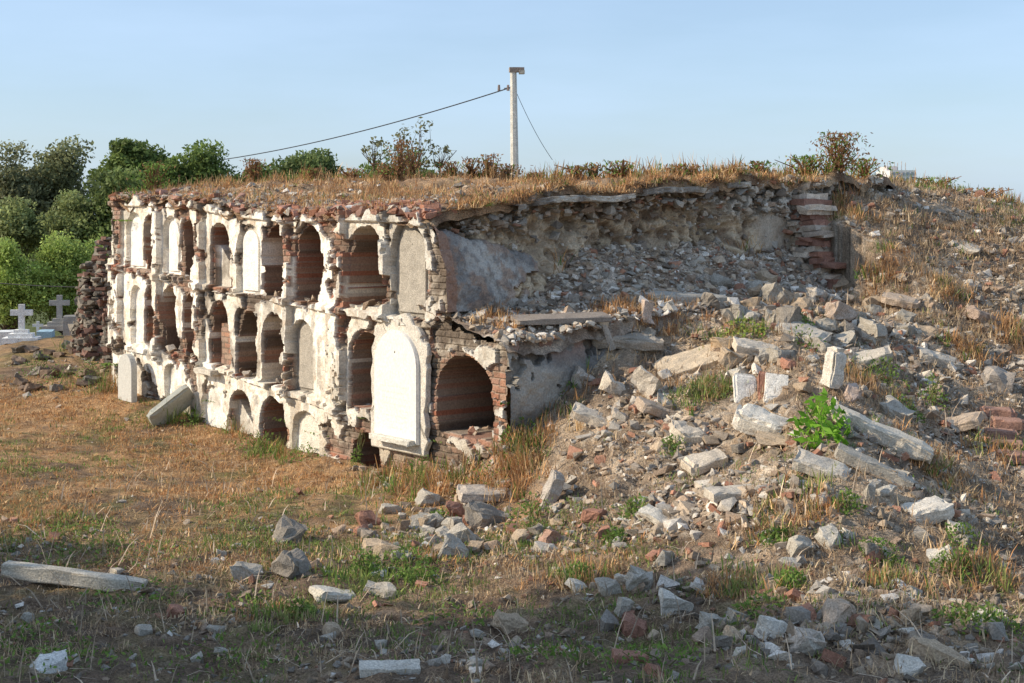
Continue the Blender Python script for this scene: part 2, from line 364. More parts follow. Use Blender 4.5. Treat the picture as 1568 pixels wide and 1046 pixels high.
def instances(pos,size,cols,tpls,flat=1.):
    n=len(pos);R=rotm(n,flat);ti=rng.integers(0,len(tpls),n);VV=[];FF=[];CC=[];off=0
    for k,(tv,tf) in enumerate(tpls):
        idx=np.where(ti==k)[0]
        if not len(idx): continue
        v=np.einsum('nij,mj->nmi',R[idx],tv)*size[idx,None,None]+pos[idx,None]
        f=tf[None]+(np.arange(len(idx))*len(tv))[:,None,None]+off
        VV.append(v.reshape(-1,3));FF.append(f.reshape(-1,3));CC.append(np.repeat(cols[idx],len(tv),0));off+=len(idx)*len(tv)
    return np.concatenate(VV),np.concatenate(FF),np.concatenate(CC)
def rockcols(n,pale=.3):
    pal=np.array([(.36,.32,.27),(.50,.44,.36),(.25,.21,.17),(.42,.33,.24),(.66,.60,.52),(.38,.20,.13),(.33,.24,.17)])
    pr=np.array([.22,.12*(.5+pale),.2,.26,.09*(pale*2),.07,.2]);pr/=pr.sum()
    return pal[rng.choice(len(pal),n,p=pr)]*rng.uniform(.7,1.15,(n,1))
def psize(n,lo,hi,p=2.2):
    r=rng.random(n);return (lo**(1-p)+(hi**(1-p)-lo**(1-p))*r)**(1/(1-p))
def scatter(n,x0,x1,y0,y1,dens):
    x=rng.uniform(x0,x1,n);y=rng.uniform(y0,y1,n);k=rng.random(n)<dens(x,y);return x[k],y[k]
def outside(x,y):
    u=(x-A[0])*d[0]+(y-A[1])*d[1];t=(x-A[0])*b[0]+(y-A[1])*b[1]
    return ~((u>UN-.05)&(u<UF+.1)&(t>-.05)&(t<5.7))
mo=lambda x,y:ss(-2.5,-2.2,tz(x,y))*ss(-1.5,.3,x)
parts=[]
x,y=scatter(62000,-1.5,8,7.6,19.5,lambda x,y:outside(x,y)*mo(x,y)*(.2+.8*ss(.44,.6,fbm(x*1.5,y*1.5,0,91))))
parts.append((x,y,psize(len(x),.009,.08,2.3),.6))
x,y=scatter(18000,-4.5,5,6.6,11.8,lambda x,y:.12+.88*ss(.47,.64,fbm(x*1.1,y*1.1,0,92)))
parts.append((x,y,psize(len(x),.007,.05,2.4),.4))
x,y=scatter(6000,-9,0,10,22,lambda x,y:outside(x,y)*(.05+ss(19.5,21,y)))
parts.append((x,y,psize(len(x),.008,.06,2.6),.2))
for (px,py,n,r) in [(700,790,110,.5),(640,820,60,.45),(760,850,50,.5),(520,880,30,.5),(860,760,30,.4),(1020,790,300,.35),(960,640,110,.4),(1180,760,180,.4),(720,705,260,.35),(620,725,150,.3),(1450,1000,60,.4),(1180,980,60,.4),(1060,680,120,.3),(1130,560,110,.4),(1250,480,260,.4),(1300,440,120,.3),(1340,520,160,.4),(560,640,40,.1),(990,930,60,.5),(1300,940,60,.5),(1420,620,120,.5),(1400,520,120,.5),(300,900,30,.5)]:
    h=hit(px,py);x=rng.normal(h[0],r*.6,n);y=rng.normal(h[1],r*.6,n);k=outside(x,y);parts.append((x[k],y[k],psize(k.sum(),.014,.085,1.9),.6))
pos=np.concatenate([np.c_[x,y,tz(x,y)+s*.2] for x,y,s,_ in parts]);siz=np.concatenate([p[2] for p in parts])
cl=np.concatenate([rockcols(len(p[0]),p[3]) for p in parts])
cl*=np.where(pos[:,1:2]<10.,.82,1.)
v,f,cc=instances(pos,siz,cl,TPL);mk('stone_rubble',v,f,cc,M_rock)
n=8000;u=rng.uniform(UN-.1,.1,n);t=rng.uniform(.05,5.7,n);s=psize(n,.009,.07,2.2);q=W3(u,t,shelfz(u,t)+s*.3)
v,f,cc=instances(q,s,rockcols(n,1.)*1.05,TPL);sub('ledge_rubble',v,f,cc,M_rock)
n=3000;u=rng.uniform(0,UF,n);t=rng.exponential(.6,n);s=psize(n,.012,.06,2.2);q=W3(u,t,roofz(u,t)+s*.2)
v,f,cc=instances(q,s,rockcols(n,.4),TPL);sub('roof_pebbles',v,f,cc,M_rock)
n=380;u=np.where(rng.random(n)<.6,rng.uniform(-.02,3,n),rng.uniform(0,UF,n));t=rng.uniform(.0,.3,n);q=W3(u,t,roofz(u,t)+rng.uniform(-.07,.03,n))
bc=np.array((.34,.16,.10))*rng.uniform(.6,1.2,(n,1))+rng.uniform(0,.08,(n,1));v,f,cc=instances(q,rng.uniform(.045,.09,n),bc,[(bv,bf)]+TPL[:2],.6);sub('broken_roof_bricks',v,f,cc,M_rock)
x,y=scatter(420,-2,8,7,19,lambda x,y:outside(x,y)*(.1+.6*mo(x,y)));n=len(x)
v,f,cc=instances(np.c_[x,y,tz(x,y)+.01],rng.uniform(.035,.085,n),np.array((.36,.18,.12))*rng.uniform(.6,1.2,(n,1)),[(bv,bf)],1.);mk('loose_bricks',v,f,cc,M_rock)
n=1000;t=rng.uniform(.3,5.9,n);t[:380]=rng.uniform(4.5,6.0,380);dz=.14+rng.uniform(0,.14,n);dz=np.where(t>4.6,rng.uniform(0,.4,n),dz);dz=np.where(rng.random(n)<.3,rng.uniform(-.02,.05,n),dz)
s=psize(n,.02,.085,1.9);q=W3(rng.uniform(-.04,.15,n),t,roofz(0*t,t)-dz-.02)
v,f,cc=instances(q,s,rockcols(n,.5),TPL,.5);sub('edge_stones',v,f,cc,M_rock)
n=450;t=rng.uniform(.8,5.,n);q=W3(rng.uniform(.0,.25,n),t,rng.uniform(-.8,.1,n));v,f,cc=instances(q,psize(n,.015,.07,2.2),rockcols(n,.4),TPL);sub('embedded_stones',v,f,cc,M_rock)
# stepped brick corner
VV=[];FF=[];CC=[];off=0;zt=.26;lev=0
R=np.array([[d[0],b[0],0],[d[1],b[1],0],[0,0,1]])
while zt>-1.1:
    wd=.06+.62*(lev/20.)**.8+random.uniform(-.11,.11);x=-.2
    while x<wd:
        l=random.uniform(.09,.24);q=W3(-x-l/2,5.60+random.uniform(-.06,.06),zt-.03+random.uniform(-.008,.008))
        red=random.random()<(.65 if x+l>wd-.12 else .08)
        for kk in range(3):
            cen=q+np.array([b[0],b[1],0])*(kk*.12-.1+random.uniform(-.02,.02))
            v=bv*np.array([l/2*.99,.25,.118])+rng.uniform(-.016,.016,bv.shape)
            VV.append(v@R.T+cen);FF.append(bf+off);off+=8
            cl=(.36,.195,.14) if red else random.choice([(.62,.52,.41),(.54,.45,.35),(.44,.37,.30)])
            CC.append(np.tile(np.array(cl)*random.uniform(.7,1.1),(8,1)))
        x+=l
    zt-=.064;lev+=1
sub('stepped_brick_corner',np.concatenate(VV),np.concatenate(FF),np.concatenate(CC),M_rock)
n=420;k=rng.random(n);q=W3(-rng.uniform(-.15,.72,n)*k,5.58+rng.normal(0,.14,n)-.1*k,.46-1.5*k+rng.normal(0,.04,n));v,f,cc=instances(q,psize(n,.02,.085,2.),rockcols(n,.5),TPL);sub('corner_stones',v,f,cc,M_rock)
# ---------- chunks
def chunk(name,pos,size,rot,colr,mat=None,rough=.05,stone=False):
    if stone or name in('stone_block',):
        bm=hull(20,(.5,.5,.5));bmesh.ops.subdivide_edges(bm,edges=bm.edges[:],cuts=3,use_grid_fill=True);bmesh.ops.triangulate(bm,faces=bm.faces[:])
    else:
        bm=bmesh.new();bmesh.ops.create_cube(bm,size=1);bmesh.ops.subdivide_edges(bm,edges=bm.edges[:],cuts=7,use_grid_fill=True)
    bm.verts.index_update()
    sd=random.random()*50
    co=np.array([v.co[:] for v in bm.verts]);co2=co*np.array(size);m=min(size)
    dn=np.stack([fbm(co2[:,0]*9+sd+k*9,co2[:,1]*9+k,co2[:,2]*9,k)-.5 for k in range(3)],-1)*rough*14*min(m,.2)
    corner=(np.abs(co)>.49).sum(1)
    if rough>.01:
        cn=fbm(co2[:,0]*6+sd,co2[:,1]*6,co2[:,2]*6,9)
        co2=co2*(1-(corner>=2)[:,None]*(.02+.09*ss(.45,.62,cn))[:,None]*(min(m,.2)/np.array(size))*4)
    co2=co2+dn
    Rm=Matrix.Rotation(rot[2],4,'Z')@Matrix.Rotation(rot[1],4,'Y')@Matrix.Rotation(rot[0],4,'X')
    Rm=np.array(Rm.to_3x3());co2=co2@Rm.T+np.array(pos)
    fs=[[v.index for v in f.verts] for f in bm.faces];bm.free()
    return mk(name,co2,np.array(fs),np.tile(colr,(len(co2),1)),mat or M_conc,False)
GR=(.38,.34,.28);LT=(.56,.51,.43);DK=(.24,.21,.175);TN=(.42,.32,.22);RD=(.34,.175,.12)
def r(name,px,py,size,rot,colr,lift=.25,**k):
    h=hit(px,py);return chunk(name,(h[0],h[1]+size[1]*.15,h[2]+size[2]*lift),size,rot,colr,**k)
r('concrete_curb',112,897,(1.02,.13,.10),(0,.10,-.10),(.50,.45,.37),.5,rough=.02)
r('stone_block',440,830,(.22,.2,.2),(.2,.4,.4),DK);r('stone_block',445,880,(.28,.2,.2),(.3,.3,.9),DK)
r('stone_block',375,885,(.24,.16,.12),(.1,.2,.2),GR);r('stone_block',650,810,(.26,.2,.17),(.2,.3,.5),GR)
r('stone_block',700,800,(.22,.2,.24),(.2,.1,.3),RD);r('concrete_slab',745,772,(.5,.25,.09),(.1,.05,.2),(.46,.39,.32),.9)
r('stone_block',745,805,(.36,.22,.2),(.2,.3,.5),DK);r('stone_block',690,855,(.3,.2,.2),(.3,.6,.5),GR);r('stone_block',585,850,(.35,.15,.12),(.1,.1,-.1),TN)
r('stone_block',715,835,(.3,.16,.16),(.2,.8,.5),GR);r('stone_block',845,832,(.17,.14,.16),(.2,.3,.5),(.38,.24,.18))
r('stone_block',600,785,(.2,.15,.1),(.1,.1,.5),GR);r('stone_block',660,772,(.28,.2,.13),(.1,.4,.5),GR)
r('stone_block',508,918,(.3,.22,.09),(.15,.2,.5),LT);r('stone_block',585,912,(.26,.14,.12),(.1,.1,-.1),GR)
r('stone_block',508,975,(.11,.1,.09),(.1,.1,.5),TN);r('stone_block',72,1030,(.2,.2,.12),(.2,.1,.5),(.65,.62,.57))
r('stone_block',268,945,(.11,.1,.09),(.2,.3,.5),RD);r('concrete_slab',595,1028,(.33,.12,.05),(.1,0,.1),LT)
r('stone_block',785,965,(.26,.18,.14),(.2,.3,.3),TN);r('brick',965,1015,(.2,.1,.07),(.1,.1,.1),RD,rough=.02)
r('stone_block',955,945,(.1,.1,.2),(.1,.3,.3),GR);r('stone_block',1030,938,(.26,.16,.16),(.2,.3,.3),LT);r('stone_block',1090,968,(.2,.16,.16),(.1,.4,.8),GR)
r('stone_block',1180,975,(.2,.16,.14),(.1,.4,.8),LT);r('stone_block',1235,995,(.2,.16,.14),(.4,.4,.2),(.45,.38,.31));r('stone_block',1280,955,(.2,.16,.18),(.1,.4,.8),(.42,.33,.25))
r('stone_block',1440,1015,(.32,.14,.12),(.1,.3,-.3),TN);r('stone_block',1395,1035,(.16,.14,.12),(.1,.3,.3),LT);r('stone_block',1130,955,(.16,.12,.12),(.1,.3,.3),GR)
r('concrete_slab',1420,798,(.34,.24,.12),(.15,-.15,.3),(.62,.56,.47),.5,rough=.03);r('concrete_slab',1350,685,(.85,.22,.13),(.1,.42,-.25),(.60,.52,.41),.8,rough=.03)
r('concrete_slab',1340,722,(.6,.2,.1),(.1,.42,-.2),GR,.2,rough=.03)
r('concrete_slab',1165,668,(.42,.26,.15),(.35,.30,-.3),(.64,.58,.49),.7,rough=.03);r('stone_block',1195,685,(.4,.2,.1),(.2,.2,-.2),TN)
for px,rz in ((1142,.1),(1190,-.1)): r('marble_slab',px,606,(.2,.3,.05),(.95,.12,rz),(.70,.65,.57),.9,rough=.03)
r('brick',1168,603,(.07,.3,.06),(.95,.15,0),RD,.8,rough=.02)
r('stone_block',1140,592,(.16,.16,.12),(.2,.3,.3),GR);r('concrete_block',1278,600,(.14,.14,.34),(.1,.15,.5),(.64,.58,.49),.6,rough=.03);r('stone_block',1305,612,(.14,.14,.2),(.1,.3,.2),(.45,.35,.29))
r('concrete_slab',1058,672,(.32,.3,.12),(.3,.2,.3),(.52,.45,.36));r('stone_block',990,608,(.3,.12,.25),(.2,.6,-.3),(.54,.47,.38),.6)
r('concrete_slab',1060,565,(.7,.4,.1),(.3,-.25,.2),(.56,.45,.32),.5);r('stone_block',928,545,(.07,.14,.36),(.1,-.35,.3),(.42,.38,.33),.6)
r('stone_block',895,590,(.3,.2,.18),(.2,.6,.3),(.46,.41,.35));r('stone_block',940,600,(.28,.2,.16),(.2,.5,.3),(.54,.47,.38));r('stone_block',990,505,(.12,.14,.28),(.1,.1,.3),(.5,.40,.33),.6)
r('concrete_slab',960,528,(.7,.22,.12),(.2,.05,.1),(.36,.31,.25));r('concrete_slab',860,495,(.95,.3,.06),(.1,-.02,.3),(.28,.235,.195),.7,rough=.03)
r('stone_block',1190,460,(.3,.25,.24),(.2,.3,.3),GR);r('stone_block',1250,462,(.26,.2,.2),(.2,.3,.6),(.45,.4,.34));r('stone_block',1290,490,(.35,.25,.22),(.2,.3,.6),(.42,.33,.26))
r('stone_block',1210,500,(.35,.3,.25),(.2,.3,.6),DK);r('stone_block',1120,560,(.3,.25,.18),(.2,.3,.6),TN);r('concrete_slab',1050,462,(.9,.25,.12),(.1,.03,.3),(.38,.35,.30),.2,rough=.03)
r('stone_block',1345,520,(.3,.25,.2),(.2,.3,.6),GR);r('stone_block',1420,515,(.3,.25,.16),(.2,.3,.6),TN);r('stone_block',1500,490,(.4,.25,.16),(.2,.3,.6),(.35,.26,.2));r('stone_block',1480,385,(.4,.3,.12),(.2,.3,-.6),(.45,.40,.33))
r('stone_block',1375,640,(.3,.25,.16),(.2,.3,-.6),GR);r('stone_block',1530,600,(.3,.25,.3),(.2,.1,-.2),(.35,.3,.25))
for i in range(5): r('brick',1535+random.randint(-12,12),640+i*17,(.3,.16,.09),(.1,.05,-.2),(.33,.19,.14),.5,rough=.02)
r('stone_block',1010,800,(.3,.2,.1),(.2,.3,-.6),LT);r('concrete_slab',1125,765,(.42,.2,.07),(.1,.0,.3),(.5,.44,.36),.6,rough=.03);r('concrete_slab',845,775,(.1,.12,.36),(.1,.3,.3),(.4,.35,.3),.3)
r('stone_block',1330,770,(.08,.1,.24),(.2,.1,.2),GR);r('stone_block',1230,850,(.2,.2,.16),(.2,.1,.2),GR);r('stone_block',980,905,(.2,.2,.2),(.2,.4,.2),(.42,.38,.32))
for px,py,L_,a_ in [(1230,520,.5,.25),(1330,560,.45,-.3),(1160,545,.45,.2),(1010,640,.4,.3),(1080,720,.35,-.2),(1260,730,.4,.3),(1440,560,.45,.3),(1470,660,.4,-.3),(905,650,.35,.4),(1380,470,.4,.2)]:
    r('concrete_slab',px,py,(L_,L_*.55,.09),(.25,a_,random.uniform(-.6,.6)),random.choice([(.56,.48,.38),(.46,.41,.34),(.42,.33,.25)]),.7,rough=.04)
for i in range(80):
    px=random.uniform(820,1560);py=random.uniform(520,1000);s=random.uniform(.07,.2)
    if px<950 and py<640: continue
    r('stone_block',px,py,(s,s*random.uniform(.6,.9),s*random.uniform(.4,.8)),(random.uniform(-.4,.4),random.uniform(-.4,.4),random.uniform(0,3)),np.array(random.choice([GR,LT,TN,DK,TN,GR,LT,RD]))*random.uniform(.75,1.05))
for i in range(50):
    px=random.uniform(1090,1400);py=random.uniform(430,560);s=random.uniform(.1,.28)
    r('stone_block',px,py,(s,s*.8,s*random.uniform(.5,.8)),(random.uniform(-.4,.4),random.uniform(-.4,.4),random.uniform(0,3)),np.array(random.choice([GR,TN,DK,TN,GR,RD]))*random.uniform(.8,1.1))
for i in range(30):
    px=random.gauss(705,75);py=random.gauss(815,28);s=random.uniform(.08,.2)
    r('stone_block',px,py,(s,s*.8,s*random.uniform(.5,.9)),(random.uniform(-.4,.4),random.uniform(-.4,.4),random.uniform(0,3)),np.array(random.choice([GR,DK,DK,TN,RD]))*random.uniform(.8,1.15))
for i in range(16):
    r('stone_block',random.uniform(20,760),random.uniform(850,1040),(.1,.08,.06),(random.uniform(-.4,.4),.1,random.uniform(0,3)),GR)
for i in range(26):
    px=random.uniform(20,165);py=random.uniform(530,600);s=random.uniform(.12,.3)
    r('stone_block',px,py,(s,s*.8,s*.5),(.3,.2,random.uniform(0,3)),np.array(random.choice([DK,(.24,.17,.12)]))*random.uniform(.6,1.1))
h=hit(262,648);chunk('leaning_marble_slab',(h[0],h[1],h[2]+.2),(.62,.1,.30),(.5,-.62,.5),(.46,.46,.40),M_marble,.02)
# ---------- outline slabs on the wall
def wallslab(name,outline,t0,t1,colr,mat,parent=None,rag=0.):
    n=len(outline);uu=np.array([o[0] for o in outline]);zz=np.array([o[1] for o in outline])
    if rag: uu=uu+rag*(vn(zz*14,uu*14,0,3)-.5);zz=zz+rag*(vn(zz*14,uu*14,0,4)-.5)
    cu,cz=uu.mean(),zz.mean();V=[]
    for s,t in [(1,t0),(1,t1+.012),(.985,t1),(.9,t1),(.5,t1),(.02,t1)]: V.append(W3(cu+(uu-cu)*s,t,cz+(zz-cz)*s))
    V=np.concatenate(V);Fc=[]
    for k in range(5):
        for i in range(n):
            j=(i+1)%n;Fc.append([k*n+i,k*n+j,(k+1)*n+j,(k+1)*n+i])
    o=mk(name,V,np.array(Fc),np.tile(colr,(len(V),1)),mat)
    if parent:o.parent=parent
    return o
def arch_outline(x0,x1,yt,yb,sh=.8,n=24,sides=1):
    u0=u_of(float(x0));u1=u_of(float(x1));cu=(u0+u1)/2;a=abs(u0-u1)/2;_,zt=uz((x0+x1)/2.,float(yt));_,zb=uz((x0+x1)/2.,float(yb))
    h=a*sh;pts=[(cu-a,zb+(zt-h-zb)*k/sides) for k in range(sides)]
    for i in range(n+1):
        th=math.pi*(1-i/n);pts.append((cu+a*math.cos(th),zt-h+h*math.sin(th)))
    pts+=[(cu+a,zt-h-(zt-h-zb)*(k+1)/sides) for k in range(sides)];return pts
pl=bpy.data.objects.new('marble_memorial_plaque',None);sc.collection.objects.link(pl)
wallslab('plaster_surround',arch_outline(573,656,484,690,.75,30,14),.02,-.035,(.62,.57,.49),M_conc,pl,.13)
wallslab('marble_face',arch_outline(582,647,505,674,.95),-.035,-.075,(.86,.83,.77),M_marble,pl)
uc=u_of(614.);_,zb=uz(614.,668.);q=W3(uc,-.08,zb-.02)
o=chunk('sill',q,(.70,.17,.06),(0,0,math.atan2(d[1],d[0])),(.6,.57,.5),M_conc,.03);o.parent=pl
VV=[];FF=[]
for i in range(8):
    zz=uz(614.,592.+i*9)[1];wl=random.uniform(.12,.24);uu=uc-wl
    while uu<uc+wl:
        l=random.uniform(.02,.06);FF.append([len(VV)+j for j in range(4)]);VV+=[W3(uu,-.0763,zz),W3(uu+l,-.0763,zz),W3(uu+l,-.0763,zz+.010),W3(uu,-.0763,zz+.010)];uu+=l+.02
mk('inscription',np.array(VV),np.array(FF),np.tile((.77,.74,.68),(len(VV),1)),M_marble).parent=pl
for (x0,x1,yt,yb,c_) in [(196,215,332,408,(.84,.8,.73)),(367,390,352,446,(.84,.8,.72)),(453,477,497,596,(.40,.36,.30)),(606,646,352,480,(.40,.36,.30)),(455,484,638,706,(.7,.64,.54)),(205,216,446,525,(.74,.7,.63)),(254,268,338,416,(.84,.8,.73))]:
    wallslab('niche_panel',arch_outline(x0,x1,yt,yb,.9),.075,.045,c_,M_conc,tomb)
q=W3(u_of(342.),.35,uz(342.,425.)[1]);chunk('broken_slab',q,(.35,.05,.35),(0,.1,math.atan2(d[1],d[0])),(.7,.66,.6),M_conc).parent=tomb
VV=[]
for x0,x1,yt,yb,ty in NI:
    if ty=='O':
        for k in range(22):
            px=random.uniform(x0,x1);u_,z_=uz(px,yb);VV.append(W3(u_,random.uniform(.02,.6),z_+random.uniform(0,.04)))
VV=np.array(VV);v,f,cc=instances(VV,psize(len(VV),.02,.09,2.),rockcols(len(VV),.6),TPL);sub('niche_debris',v,f,cc,M_rock)
uh=u_of(221.);zt_=uz(221.,540.)[1];zb_=uz(221.,612.)[1]
pts=[(uh-.22,zb_)]+[(uh+.22*math.cos(math.pi*(1-i/12)),zt_-.2+.2*math.sin(math.pi*i/12)) for i in range(13)]+[(uh+.22,zb_)]
wallslab('headstone',pts,-.2,-.28,(.58,.57,.52),M_marble)
for px,py in [(325,568)]:
    u_,z_=uz(float(px),float(py));q=W3(u_,-.06,z_);chunk('sill_block',q,(.5,.16,.07),(0,0,math.atan2(d[1],d[0])),(.55,.5,.42),M_conc).parent=tomb
# ---------- grass
def grass(name,pos,hgt,cols,nb_,lean=.6,wd=.004,spread=.03,mat=None):
    n=len(pos)*nb_;bp=np.repeat(pos,nb_,0)+np.c_[rng.normal(0,spread,n),rng.normal(0,spread,n),np.zeros(n)]
    h=np.repeat(hgt,nb_)*rng.uniform(.5,1.3,n);a=rng.uniform(0,2*np.pi,n);le=np.abs(rng.normal(0,lean,n))+.1
    dr=np.c_[np.cos(a)*np.sin(le),np.sin(a)*np.sin(le),np.cos(le)];dr[:,2]=np.maximum(dr[:,2],.06)
    a2=a+np.pi/2+rng.normal(0,.5,n);sd=np.c_[np.cos(a2),np.sin(a2),0*a2]*(wd*rng.uniform(.6,1.6,n))[:,None]
    mid=bp+dr*(h*.55)[:,None];tip=bp+dr*h[:,None];tip[:,2]-=h*.25*np.sin(le);tip[:,:2]+=dr[:,:2]*(h*.1)[:,None]
    V=np.stack([bp-sd,bp+sd,mid+sd*.8,mid-sd*.8,tip+sd*.15,tip-sd*.15],1).reshape(-1,3)
    i=np.arange(n)*6;Fq=np.concatenate([np.stack([i,i+1,i+2,i+3],-1),np.stack([i+3,i+2,i+4,i+5],-1)])
    cc=np.repeat(np.repeat(cols,nb_,0)*rng.uniform(.7,1.3,(n,1)),6,0)
    return mk(name,V,Fq,cc,mat or M_grass)
def gcols(n,green,br=0):
    dry=np.array([(.48,.27,.12),(.58,.40,.21),(.38,.20,.09),(.29,.18,.10)]);gr=np.array([(.11,.18,.04),(.17,.23,.055),(.22,.24,.08)])
    if br: dry=np.array([(.44,.31,.19),(.56,.43,.27),(.33,.23,.14),(.25,.175,.115)])
    g=rng.random(n)<green;c1=dry[rng.integers(0,4,n)];c2=gr[rng.integers(0,3,n)];return np.where(g[:,None],c2,c1)
x,y=scatter(16000,-7.5,1.2,10.2,21,lambda x,y:outside(x,y)*(1-mo(x,y))*(.3+.7*ss(.42,.6,fbm(x*1.2,y*1.2,0,101))));gn=ss(.51,.62,fbm(x*.6,y*.6,0,102))*.6+.04
grass('lawn_grass',np.c_[x,y,tz(x,y)],rng.uniform(.025,.065,len(x)),gcols(len(x),gn),11,1.15,.004,.05)
x,y=scatter(13000,-5,5,6.6,11.5,lambda x,y:(1-mo(x,y)*.5)*(.15+.85*ss(.45,.6,fbm(x*1.4,y*1.4,0,107))));gn=ss(.46,.58,fbm(x*.9,y*.9,0,108))*.8+.08
grass('foreground_grass',np.c_[x,y,tz(x,y)],rng.uniform(.02,.075,len(x)),gcols(len(x),gn,1)*.95,9,1.1,.003,.04)
x,y=scatter(26000,-1.5,8,6.7,19.5,lambda x,y:outside(x,y)*mo(x,y)*(.2+.8*ss(.44,.6,fbm(x*1.3,y*1.3,0,103))));gn=ss(.57,.66,fbm(x*.9,y*.9,0,104))*.7
grass('mound_grass',np.c_[x,y,tz(x,y)],rng.uniform(.03,.11,len(x)),gcols(len(x),gn,1),9,1.2,.003,.04)
n=15000;u=rng.uniform(0,UF,n);t=np.abs(rng.normal(0,1,n))*4+.02;k=(rng.random(n)<.1+.9*ss(.47,.6,fbm(u*2.2,t*2.2,0,105)))&(t<8.3);u=u[k];t=t[k]
q=W3(u,t,roofz(u,t)-.01);grass('roof_grass',q,rng.uniform(.03,.09,len(q))*(1+1.5*(rng.random(len(q))<.1)),gcols(len(q),.05),10,1.1,.004,.06)
x,y=scatter(9000,3.6,9,15,22,lambda x,y:outside(x,y)*ss(.38,.55,fbm(x*1.1,y*1.1,0,106)))
grass('slope_grass',np.c_[x,y,tz(x,y)],rng.uniform(.05,.14,len(x)),gcols(len(x),.06,1),10,1.25,.004,.06)
n=900;t=rng.uniform(.3,5.8,n);q=W3(rng.normal(0.04,.08,n),t,roofz(0*t,t)-.02);grass('edge_grass',q,rng.uniform(.05,.13,n),gcols(n,.12),12,1.3,.004,.05)
tp=[];hs=[];gc=[]
for px,py,k,h_,g in [(800,720,50,.17,.1),(770,735,50,.16,.05),(700,735,30,.18,.2),(640,745,30,.2,.5),(600,735,25,.2,.6),(1020,495,30,.13,0),(900,575,10,.15,.3),(1130,520,25,.16,.5),(1080,600,60,.12,.8),(800,665,25,.16,.5),(840,620,30,.14,.3),(1330,600,30,.15,.1),(1380,900,30,.12,.2),(1500,880,30,.15,.3),(1550,520,40,.2,.05),(1450,450,40,.13,.1),(1540,700,30,.15,.3),(370,650,20,.22,.6),(290,640,30,.3,.9),(430,690,25,.18,.7),(180,580,30,.35,.6),(150,540,30,.3,.4),(1150,900,30,.12,.5),(900,890,30,.12,.5),(1240,780,30,.12,.3),(560,890,30,.1,.9),(430,950,30,.08,.7),(100,800,40,.06,.6),(950,480,40,.12,.0),(760,490,30,.12,.0),(1350,420,40,.16,.1),(1480,540,40,.15,.1),(1290,330,40,.15,.1),(1200,800,30,.1,.4),(1430,720,40,.13,.3)]:
    h=hit(px,py);x=rng.normal(h[0],.16,k);y=rng.normal(h[1],.16,k);m=outside(x,y)|(h[2]>-1.2);x=x[m];y=y[m]
    tp.append(np.c_[x,y,surf(x,y)]);hs.append(np.full(len(x),h_));gc.append(gcols(len(x),g))
grass('tall_dry_weeds',np.concatenate(tp),np.concatenate(hs),np.concatenate(gc),14,.55,.004,.04)
tp=[];hs=[]
for i in range(170):
    px=random.uniform(330,1560);h=crest(px);k=random.randint(1,10);x=rng.normal(h[0],.08,k);y=rng.normal(h[1],.08,k);tp.append(np.c_[x,y,surf(x,y)-.01]);hs.append(np.full(k,random.choice([.1,.13,.17,.24])))
tp=np.concatenate(tp);grass('ridge_weeds',tp,np.concatenate(hs),gcols(len(tp),.25),7,.6,.005,.03)
x,y=scatter(4500,-4,7,6.8,16,lambda x,y:outside(x,y)*.8);n=len(x)
grass('dry_twigs',np.c_[x,y,tz(x,y)+.012],rng.uniform(.06,.28,n),np.array((.42,.33,.24))*rng.uniform(.5,1.4,(n,1)),1,1.45,.004,.02)
# ---------- leaves / trees
def leafquads(p,size,cols,asp=.5):
    n=len(p);a=rng.normal(size=(n,3));a/=np.linalg.norm(a,axis=1)[:,None];c_=rng.normal(size=(n,3));e=np.cross(a,c_);e/=np.linalg.norm(e,axis=1)[:,None]
    s=(size*rng.uniform(.6,1.4,n))[:,None];V=np.stack([p-a*s,p+e*s*asp,p+a*s,p-e*s*asp],1).reshape(-1,3)
    return V,(np.arange(n)*4)[:,None]+np.arange(4)[None],np.repeat(cols,4,0)
def tube(pts,rad,seg=6):
    pts=np.array(pts,float);V=[];n=len(pts)
    for i in range(n):
        t=pts[min(i+1,n-1)]-pts[max(i-1,0)];t/=np.linalg.norm(t)+1e-9;r0=np.cross(t,[.3,.9,.1]);r0/=np.linalg.norm(r0);r1=np.cross(t,r0)
        for k in range(seg):
            an=2*math.pi*k/seg;V.append(pts[i]+(r0*math.cos(an)+r1*math.sin(an))*rad[i])
    f=[[i*seg+k,i*seg+(k+1)%seg,(i+1)*seg+(k+1)%seg,(i+1)*seg+k] for i in range(n-1) for k in range(seg)]
    return np.array(V),np.array(f)
def joinq(name,parts,mat):
    V=[];Fq=[];Cc=[];o=0
    for v,f,c_ in parts: V.append(v);Fq.append(f+o);Cc.append(c_);o+=len(v)
    return mk(name,np.concatenate(V),np.concatenate(Fq),np.concatenate(Cc),mat)
